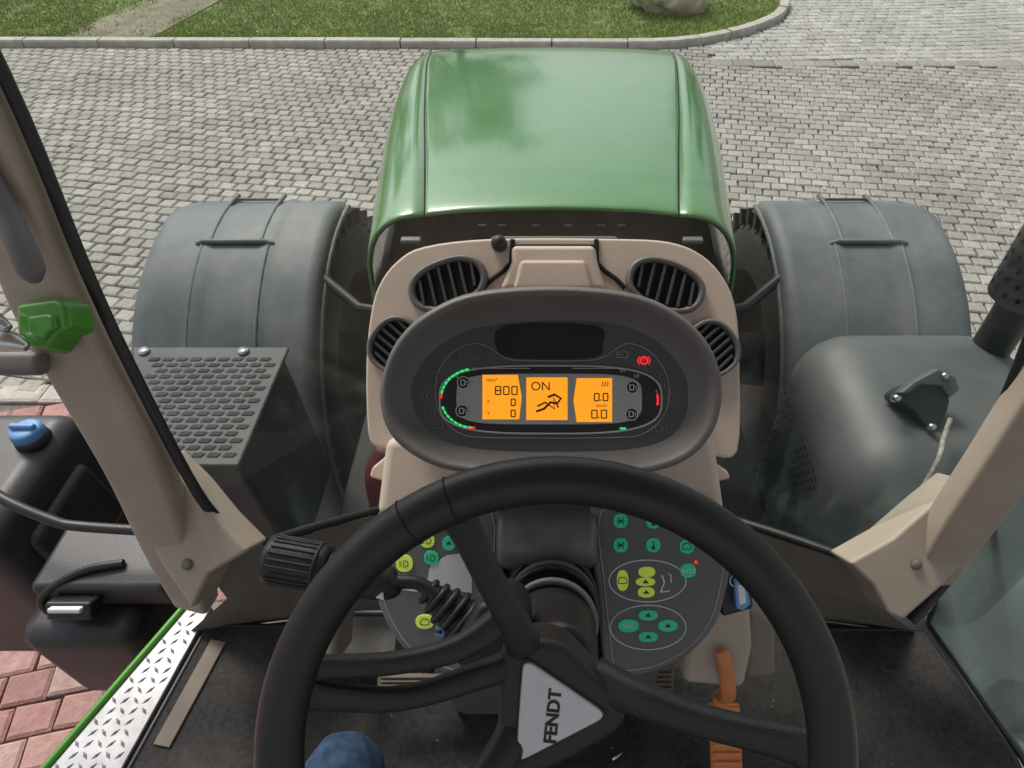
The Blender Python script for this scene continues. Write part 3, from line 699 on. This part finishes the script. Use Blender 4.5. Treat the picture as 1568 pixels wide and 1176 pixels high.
for k in range(3): ln('radar',[(76+k*4,-4),(78+k*4,0),(77+k*4,4)],U,T,.0006,ink,e)
for (a,b) in ((-135,2),(-137,-41),(123,-5),(122,-46)):
    pr('gauge_disc',ell(a,b,10,10),U,T-.001,T-.0003,black,e,bevel=0); ln('gauge_ring',ell(a,b,9.4,9.4),U,T,.0005,white,e,True)
    ln('gauge_icon',[(a-4,b-4),(a-4,b+4),(a+2,b+4),(a+2,b-4),(a-4,b-4)],U,T,.0007,white,e); ln('gauge_icon',[(a+2,b),(a+6,b+2),(a+6,b-4)],U,T,.0006,white,e)
for (t,a,b) in (('1/2',-147,12),('1/1',-118,23),('1/1',108,20),('1/2',129,12)): txt('scale',t,a,b,U,w+.003,7,white,e)
def arc(a,b,ra,rb,t0,t1,m,n=6,r=.0014): 
    ln('gauge_segment',[(a+ra*math.cos(rad(t0+(t1-t0)*k/n)),b+rb*math.sin(rad(t0+(t1-t0)*k/n))) for k in range(n+1)],U,w+.0028,r,m,e)
for t in range(100,168,9): arc(-118,-22,51,45,t,t+7,grnled,2)
arc(-118,-22,51,45,170,180,redled,2)
for t in range(196,262,9): arc(-118,-22,51,45,t,t+7,grnled,2)
arc(-122,-22,44,45,262,276,redled,2); arc(122,-24,40,40,-12,12,redled,3); arc(122,-24,40,40,14,22,M('led_off',(.25,.25,.25),.4),2)
ln('tank_mark',[(104,-68),(113,-68)],U,w+.003,.0012,grnled,e)
for x0 in (-110,106): ln('gauge_edge',[(x0*1.0,24),(x0*.3,24)],U,w+.0026,.0004,white,e)
ln('park_warning',ell(141,36,5.5,5.5),U,w+.001,.0011,redled,e,True); txt('park_letter','P',141,36,U,w+.0015,9,redled,e)
for sg in (-1,1): ln('park_bracket',[(141+sg*7,42),(141+sg*9.5,36),(141+sg*7,30)],U,w+.001,.0008,redled,e)
def icon(a,b,k,m=dimprint):
    if k==0: ln('telltale',[(a-9,b+5),(a+9,b+5),(a+9,b-5),(a-9,b-5)],U,w+.0008,.0005,m,e,True); ln('telltale',[(a-4,b),(a+4,b)],U,w+.0008,.0005,m,e)
    if k==1: ln('telltale',ell(a,b,6,6,14),U,w+.0008,.0005,m,e,True); ln('telltale',[(a-10,b+5),(a-12,b),(a-10,b-5)],U,w+.0008,.0005,m,e); ln('telltale',[(a+10,b+5),(a+12,b),(a+10,b-5)],U,w+.0008,.0005,m,e)
    if k==2: 
        for q in (-6,0,6): ln('telltale',ell(a+q,b,3,5,10),U,w+.0008,.0005,m,e,True)
    if k==3: ln('telltale',[(a-8,b-5),(a,b+7),(a+8,b-5)],U,w+.0008,.0005,m,e,True); ln('telltale',[(a,b+2),(a,b-3)],U,w+.0008,.0005,m,e)
    if k==4: 
        for q in (-4,0,4): ln('telltale',[(a-10,b+q),(a-3,b+q)],U,w+.0008,.0005,m,e)
        ln('telltale',[(a,b+6),(a+6,b+5),(a+9,b),(a+6,b-5),(a,b-6)],U,w+.0008,.0005,m,e,True)
for a,b,k in ((-175,25,0),(-187,4,0),(-194,-18,2),(-190,-41,1),(-176,-62,0),(-148,42,4),(-116,48,4),(165,20,3),(178,0,1),(182,-22,1),(177,-46,3),(164,-68,1)): icon(a,b,k)
icon(108,45,4,M('print_grey',(.45,.45,.45),.5))

# ---------------- control panels
e=empty('control_panel')
U=.00086; w=-.06
rp=[(60,-181),(150,-182),(240,-186),(272,-205),(277,-250),(270,-310),(252,-368),(215,-412),(165,-440),(120,-450),(86,-446),(77,-400),(66,-300)]
lp_=[(-80,-181),(-160,-182),(-240,-184),(-268,-200),(-277,-250),(-273,-310),(-258,-360),(-225,-410),(-180,-440),(-120,-455),(-74,-452),(-72,-380),(-76,-280)]
for nm,P in (('right_console',rp),('left_console',lp_)):
    pr(nm,P,U,w-.10,w,grey,e,bevel=.007,seg=4,spl=3)
    cx=sum(a for a,b in P)/len(P); cy=sum(b for a,b in P)/len(P)
    I=[(cx+(a-cx)*.87,cy+(b-cy)*.9) for a,b in P]
    pr('inlay',I,U,w-.003,w+.0015,panelm,e,bevel=.0005,spl=3)
    ln('inlay_line',[(p.x,p.y) for p in CR([(a,b,0) for a,b in I],3,True)],U,w+.0016,.0006,lcdpanel,e,True)
w2=w+.0018
M_dark=M('glyph_dark',(.005,.04,.025),.5)
def btn(a,b,m,ra=11,rb=11,g=0):
    pr('button',ell(a,b,ra,rb,26,0,2.3),U,w2-.002,w2+.0018,m,e,bevel=.0007)
    z=w2+.0021; k=M_dark
    if g==1: ln('glyph',[(a-5,b-5),(a+5,b+5)],U,z,.0007,k,e); ln('glyph',[(a-5,b+5),(a+5,b-5)],U,z,.0007,k,e); ln('glyph',[(a-6,b),(a+6,b)],U,z,.0007,k,e)
    if g==2: ln('glyph',[(a,b-6),(a,b+6)],U,z,.0007,k,e); ln('glyph',ell(a,b-4,2,2,8),U,z,.0007,k,e,True)
    if g==3: ln('glyph',[(a-6,b-4),(a-7,b),(a-4,b+5),(a+4,b+5),(a+7,b),(a+6,b-4)],U,z,.0006,k,e,True)
    if g==4: ln('glyph',[(a-1,b-5),(a-1,b+5),(a+4,b+4),(a+6,b),(a+4,b-4)],U,z,.0006,k,e,True); [ln('glyph',[(a-8,b+q),(a-4,b+q)],U,z,.0005,k,e) for q in (-3,0,3)]
    if g==5: pr('glyph',[(a-5,b-2),(a+5,b-2),(a,b+4)],U,z-.0003,z,k,e,bevel=0)
for a,b,m,ra,rb,g in ((105,-209,btng,11,11,1),(155,-210,btng,11,11,2),(105,-246,btng,11,11,1),(155,-246,btng,11,11,2),(206,-248,btng,11,11,3),(208,-285,btng,12,11,0),
    (108,-300,btny,9,16,3),(145,-287,btny,13,8,0),(143,-302,btny,15,6.5,5),(144,-318,btny,13,8,5),
    (117,-369,btng,16,10,0),(147,-353,btng,15,8,5),(177,-369,btng,15,9,5),(147,-386,btng,15,8,5),
    (-177,-215,btng,11,11,4),(-190,-239,btny,11,11,4),(-157,-243,btng,10,11,5),(-225,-274,btny,13,13,4),(-184,-265,btng,11,11,4),(-194,-363,btny,14,11,3)): btn(a,b,m,ra,rb,g)
txt('auto_label','AUTO',208,-285,U,w2+.0021,8.5,white,e); txt('esc_label','ESC',117,-369,U,w2+.0021,10,white,e)
ln('ring',ell(146,-301,59,32,40),U,w2,.0007,white,e,True); ln('ring',ell(147,-372,58,34,40),U,w2,.0007,white,e,True)
ln('seat_icon',[(166,-318),(172,-303),(168,-292)],U,w2,.001,white,e); ln('seat_icon',[(166,-318),(180,-316)],U,w2,.001,white,e); ln('seat_icon',[(178,-290),(182,-292),(182,-304)],U,w2,.0008,white,e)
pr('led',ell(220,-272,2.4,2.4,10),U,w2-.001,w2+.002,redled,e,bevel=0)
for a,b in ((103,-228),(155,-228),(190,-372)): ln('fan_symbol',ell(a,b,4,4,10),U,w2,.0005,dimprint,e,True)
pr('white_field',[(-190,-300),(-186,-278),(-160,-262),(-130,-258),(-122,-268),(-122,-320),(-150,-315)],U,w2-.002,w2+.0004,M('field_white',(.55,.56,.57),.4),e,bevel=.0005)
pr('white_field',[(-250,-290),(-222,-290),(-200,-300),(-205,-318),(-250,-312)],U,w2-.002,w2+.0004,M('field_white2',(.55,.56,.57),.4),e,bevel=.0005)
ln('lamp_line',[(-190,-215),(-160,-215),(-140,-232),(-125,-260)],U,w2,.0008,white,e)
# ---------------- steering column
e=empty('steering_column')
sweep('tilt_drum',[F(-.067,-.205,-.09),F(-.063,-.205,-.09),F(.049,-.205,-.09),F(.055,-.205,-.09)],[(.040,.040),(.046,.046),(.046,.046),(.040,.040)],M('brushed_drum',(.15,.15,.155),.38,var=.12,scale=40,metal=.2),e,seg=36,n=2)
pr('column_well',[(-78,-180),(62,-180),(70,-300),(80,-440),(-74,-440)],.00088,-.2,-.085,black,e,bevel=.01)
loop=[F(-.004,-.285,-.09),F(-.002,-.295,-.04),F(.002,-.30,.02),F(.005,-.298,.08),F(.006,-.288,.16),F(.004,-.272,.24)]
sweep('tube',loop,[(.054,.05),(.054,.05),(.052,.048),(.046,.045),(.04,.04),(.033,.033)],black,e,up=EV)
for wv,v,r,m in ((-.075,-.278,.056,grey_l),(-.06,-.283,.058,black),(-.045,-.287,.056,grey),(-.03,-.291,.058,black),(-.005,-.296,.054,grey)):
    tube('gaiter_ring',[tuple(F(math.cos(2*math.pi*t/40)*r,v+math.sin(2*math.pi*t/40)*r,wv)) for t in range(40)],.004,m,e,True)
pr('stalk_housing',[(-150,-395),(-110,-325),(-60,-320),(-35,-345),(-30,-420),(-60,-455),(-115,-450),(-148,-410)],.00062,.12,.20,black,e,bevel=.010,seg=4)
pr('shroud',[(-20,-360),(30,-355),(62,-380),(70,-430),(60,-480),(-40,-480),(-45,-400)],.00064,.08,.18,black,e,bevel=.014,seg=5)
box('column_base',(0,.53,1.8),(.40,.16,.40),grey,e,.03)
e=empty('multifunction_stalk')
q=lambda px,py,d:F(px*d/1000,py*d/1000,.8-d)
K0,K1=q(-437,-266,.64),q(-345,-282,.64)
sweep('knob',[K0,K0.lerp(K1,.04),K0.lerp(K1,.12),K0.lerp(K1,.95),K1],[(.013,.013),(.0205,.0205),(.0225,.0225),(.0225,.0225),(.018,.018)],black,e,up=EW,n=3,seg=28)
ax=(K1-K0).normalized(); s1=ax.cross(EW).normalized()
for k in range(22):
    a=2*math.pi*k/22; dv=(EW*math.cos(a)+s1*math.sin(a))*.0228
    tube('knob_rib',[tuple(K0.lerp(K1,.14)+dv),tuple(K0.lerp(K1,.86)+dv)],.0016,black,e,res=1)
sweep('knob_collar',[K0.lerp(K1,.86),K0.lerp(K1,.9)],[(.0245,.0245),(.0245,.0245)],black,e,up=EW,n=1,seg=28)
sweep('arm',[K1,q(-310,-292,.64),q(-250,-305,.64),q(-232,-305,.64)],[(.017,.017),(.021,.016),(.0165,.014),(.008,.008)],black,e)
txt('mark','5',-290,-318,.00064,.178,12,white,e)
pr('mark_arrow',[(-262,-318),(-252,-310),(-250,-322)],.00064,.176,.1785,white,e,bevel=0)
sweep('stem',[q(-237,-303,.64),q(-205,-305,.64),q(-175,-325,.64)],[(.0075,.0075),(.0065,.0065),(.008,.008)],black,e)
B0,B1=q(-188,-318,.645),q(-125,-372,.645)
for k in range(6):
    t=k/5; c=B0.lerp(B1,t); d=(B1-B0).normalized(); s=d.cross(EW).normalized(); r=.011+.017*t
    tube('bellows_fold',[tuple(c+s*r*math.cos(2*math.pi*m/24)+EW*r*.8*math.sin(2*math.pi*m/24)) for m in range(24)],.0035,black,e,True)
sweep('bellows_core',[B0,B1],[(.009,.009),(.026,.02)],black,e)
tube('blue_hook',[tuple(q(a,b,.63)) for a,b in ((-178,-383),(-165,-386),(-166,-375),(-178,-374))],.0018,bluem,e)
# ---------------- steering wheel
e=empty('steering_wheel')
C=(.003,-.266,.334)
def Wp(x,v,z): return F(C[0]+x,C[1]+v,C[2]+z)
lp=[];R=.1975
for i in range(97):
    a=2*math.pi*i/96; row=[]
    for k in range(24):
        t=2*math.pi*k/24; rr=R+.0172*math.cos(t); row.append(Wp(rr*math.cos(a),rr*math.sin(a),.0150*math.sin(t)))
    lp.append(row)
loft('rim',lp,leather,e)
for a in (112,122): 
    a=rad(a); tube('rim_seam',[tuple(Wp((R+.0174*math.cos(t))*math.cos(a),(R+.0174*math.cos(t))*math.sin(a),.0152*math.sin(t))) for t in np.linspace(-.3,3.4,20)],.0006,voidm,e,res=1)
sweep('spoke',[Wp(-.075,.180,-.004),Wp(-.068,.160,-.018),Wp(-.050,.112,-.042),Wp(-.032,.07,-.060),Wp(-.022,.035,-.082)],[(.019,.008),(.0125,.009),(.0115,.011),(.013,.012),(.018,.012)],spokem,e,pw=2.6)
sweep('spoke',[Wp(.192,-.002,-.004),Wp(.172,.0,-.018),Wp(.115,.004,-.042),Wp(.07,.012,-.060),Wp(.035,.018,-.082)],[(.022,.008),(.0135,.009),(.012,.011),(.014,.012),(.018,.012)],spokem,e,pw=2.6)
sweep('spoke',[Wp(-.188,.058,-.004),Wp(-.172,.056,-.018),Wp(-.125,.050,-.040),Wp(-.078,.057,-.05),Wp(-.045,.075,-.060)],[(.012,.008),(.009,.008),(.0085,.0085),(.010,.009),(.012,.011)],spokem,e,pw=2.6)
sweep('spoke',[Wp(-.190,.045,-.004),Wp(-.168,.034,-.018),Wp(-.118,.022,-.042),Wp(-.065,.030,-.060),Wp(-.03,.035,-.080)],[(.012,.008),(.010,.008),(.009,.0085),(.0105,.0095),(.012,.012)],spokem,e,pw=2.6)
sweep('spoke',[Wp(-.14,-.135,-.004),Wp(-.125,-.12,-.018),Wp(-.085,-.075,-.042),Wp(-.045,-.035,-.060),Wp(-.025,-.01,-.082)],[(.020,.008),(.013,.009),(.012,.011),(.014,.012),(.018,.012)],spokem,e,pw=2.6)
pr('hub',[(-78,-415),(-35,-392),(20,-400),(60,-440),(108,-478),(108,-525),(60,-560),(-20,-600),(-66,-600),(-82,-540)],.00053,.225,.272,spokem,e,bevel=.012,seg=6,spl=3)
U=.000525
def rtri(P,r,n=6):
    out=[]
    for i in range(3):
        p=Vector(P[i]);a=(Vector(P[i-1])-p).normalized();b=(Vector(P[(i+1)%3])-p).normalized()
        s=p+a*r; t=p+b*r
        for k in range(n+1):
            u=k/n; q_=(1-u)**2*s+2*u*(1-u)*p+u*u*t; out.append((q_.x,q_.y))
    return out
pr('emblem_rim',rtri([(-47,-412),(95,-508),(-60,-590)],24),U,.26,.2735,black,e,bevel=.002)
pr('emblem',rtri([(-44,-418),(88,-508),(-56,-582)],22),U,.262,.2760,silver,e,bevel=.0015,seg=3)
txt('emblem_text','FENDT',2,-508,U,.2764,27,M('emblem_ink',(.01,.01,.01),.4),e,rot=rad(84),ext=.0003,off=.0004)
# ---------------- lower console, keys, pedals
e=empty('lower_console')
pr('side_leg',[(205,-380),(300,-300),(306,-400),(292,-463),(200,-455)],.001,-.32,-.19,beige_p,e,bevel=.012,seg=4)
pr('side_bracket',[(300,-340),(345,-360),(345,-450),(296,-455)],.0011,-.4,-.3,beige_d,e,bevel=.012,seg=4)
pr('left_leg',[(-345,-355),(-325,-360),(-330,-430),(-350,-430)],.0012,-.5,-.4,beige_d,e,bevel=.01)
e=empty('ignition_key')
pr('lock_plate',[(268,-290),(305,-300),(310,-345),(262,-358),(255,-335)],.00088,-.12,-.08,black,e,bevel=.005)
pr('key_tag',[(278,-300),(296,-302),(303,-335),(292,-346),(281,-342)],.00087,-.078,-.065,bluem,e,bevel=.002)
pr('tag_label',[(283,-306),(293,-307),(296,-333),(286,-337)],.00087,-.066,-.0645,white,e,bevel=0)
tube('key_ring',[tuple(F(.245+.008*math.cos(t),-.262+.008*math.sin(t),-.07)) for t in np.linspace(0,6,20)],.0012,steel,e)
def pedalpad(name,c,sz,tilt,m,nr,ang=0):
    e=empty(name); Rm=Matrix.Rotation(rad(ang),3,'Z')@Matrix.Rotation(rad(tilt),3,'X')
    c=Vector(c); box('pad',c,(sz[0],sz[1],.014),m,e,.004,rot=Rm)
    for k in range(nr):
        y=(-.5+(k+.5)/nr)*sz[1]; box('grip_rib',c+Rm@Vector((0,y,.009)),(sz[0]*.9,sz[1]/nr*.45,.006),m,e,.0015,rot=Rm)
    return e
e=pedalpad('accelerator_pedal',(.312,.355,1.70),(.056,.18,0),35,pedal,12)
sweep('lever',[F(.254,-.400,-.178),F(.262,-.43,-.182),F(.275,-.49,-.22),(.298,.43,1.79),(.308,.40,1.73)],[(.011,.005),(.0115,.007),(.0125,.008),(.0135,.008),(.014,.008)],pedal,e)
e=pedalpad('brake_pedal',(.19,.47,1.74),(.075,.06,0),35,tan,7); sweep('lever',[(.185,.49,1.73),(.18,.6,1.9)],[(.012,.01),(.012,.01)],black,e)
e=pedalpad('clutch_pedal',(-.26,.47,1.72),(.14,.045,0),35,tan,6); sweep('lever',[(-.24,.49,1.71),(-.2,.6,1.9)],[(.012,.01),(.012,.01)],black,e)
e=empty('foot_rest'); box('plate',(-.385,.58,1.67),(.13,.12,.012),rustplate,e,.004,rot=Matrix.Rotation(rad(25),3,'X')); tube('frame',[(-.47,.52,1.65),(-.47,.62,1.71),(-.31,.62,1.71)],.008,black,e)
e=empty('loose_debris')
vs=[];fs=[]
for i in range(90):
    x,y=random.uniform(-.70,.8),random.uniform(.25,.58); s=random.uniform(.001,.0028); k=len(vs)
    for m_ in range(4): a=m_*1.57+random.random(); vs.append((x+math.cos(a)*s,y+math.sin(a)*s,1.6135+random.uniform(0,.002)))
    fs.append((k,k+1,k+2,k+3))
mk('crumbs',vs,fs,M('crumb',(.16,.13,.10),.8,var=.4),e)
sweep('bolt_loose',[(.115,.372,1.618),(.135,.385,1.618)],[(.003,.003),(.003,.003)],steel,e,n=1)

e=empty('driver_leg')
def legmesh():
    pts=[(-.16,-.46,2.0),(-.19,-.25,2.01),(-.24,-.02,2.015),(-.275,.15,2.01),(-.288,.236,1.995),(-.289,.25,1.94),(-.287,.20,1.86),(-.285,.165,1.76),(-.284,.15,1.68)]
    o=sweep('jeans',pts,[(.088,.085),(.084,.08),(.074,.068),(.066,.060),(.062,.055),(.059,.052),(.055,.055),(.052,.056),(.052,.058)],jeans,e,n=8,seg=32,up=(1,0,.01))
    for v in o.data.vertices:
        n=noise.noise(Vector(v.co)*22)*.004+noise.noise(Vector((v.co.x*9,v.co.y*45,v.co.z*30)))*.004
        v.co+=v.normal*n
legmesh()
sweep('shoe',[(-.284,.12,1.66),(-.284,.16,1.655),(-.284,.22,1.645),(-.284,.29,1.635),(-.284,.335,1.63)],[(.036,.045),(.042,.045),(.045,.035),(.045,.024),(.03,.016)],M('shoe_leather',(.03,.025,.02),.5),e,up=(0,0,1))

# ================================================================ LIGHT, SKY, CAMERA
wd=D.worlds.new('World'); S.world=wd; wd.use_nodes=True; t=wd.node_tree; N=t.nodes; L=t.links
bg=N['Background']; sk=N.new('ShaderNodeTexSky'); sk.sky_type='NISHITA'; sk.sun_disc=False; sk.sun_elevation=rad(50); sk.sun_rotation=rad(-35); sk.dust_density=4; sk.air_density=1
hs=N.new('ShaderNodeHueSaturation'); hs.inputs['Saturation'].default_value=.22
L.new(sk.outputs[0],hs.inputs['Color']); L.new(hs.outputs[0],bg.inputs['Color']); bg.inputs['Strength'].default_value=.15
sl=D.lights.new('sun','SUN'); sl.energy=2.4; sl.angle=rad(18); sl.color=(1,.92,.81); so=D.objects.new('sun',sl); S.collection.objects.link(so)
az,el=rad(-35),rad(50); dirv=Vector((math.sin(az)*math.cos(el),math.cos(az)*math.cos(el),math.sin(el)))
so.rotation_euler=dirv.to_track_quat('Z','Y').to_euler(); so.location=(0,0,20)
S.view_settings.view_transform='Standard'; S.view_settings.look='None'; S.view_settings.exposure=0
cd=D.cameras.new('camera'); cam=D.objects.new('camera',cd); S.collection.objects.link(cam)
cam.location=(0,0,3); cam.rotation_euler=(rad(45),0,0)
cd.sensor_width=36; cd.lens=36*1000/1568; cd.shift_x=-(845-784)/1568; cd.shift_y=0
cd.clip_start=.02; cd.clip_end=1500
S.camera=cam
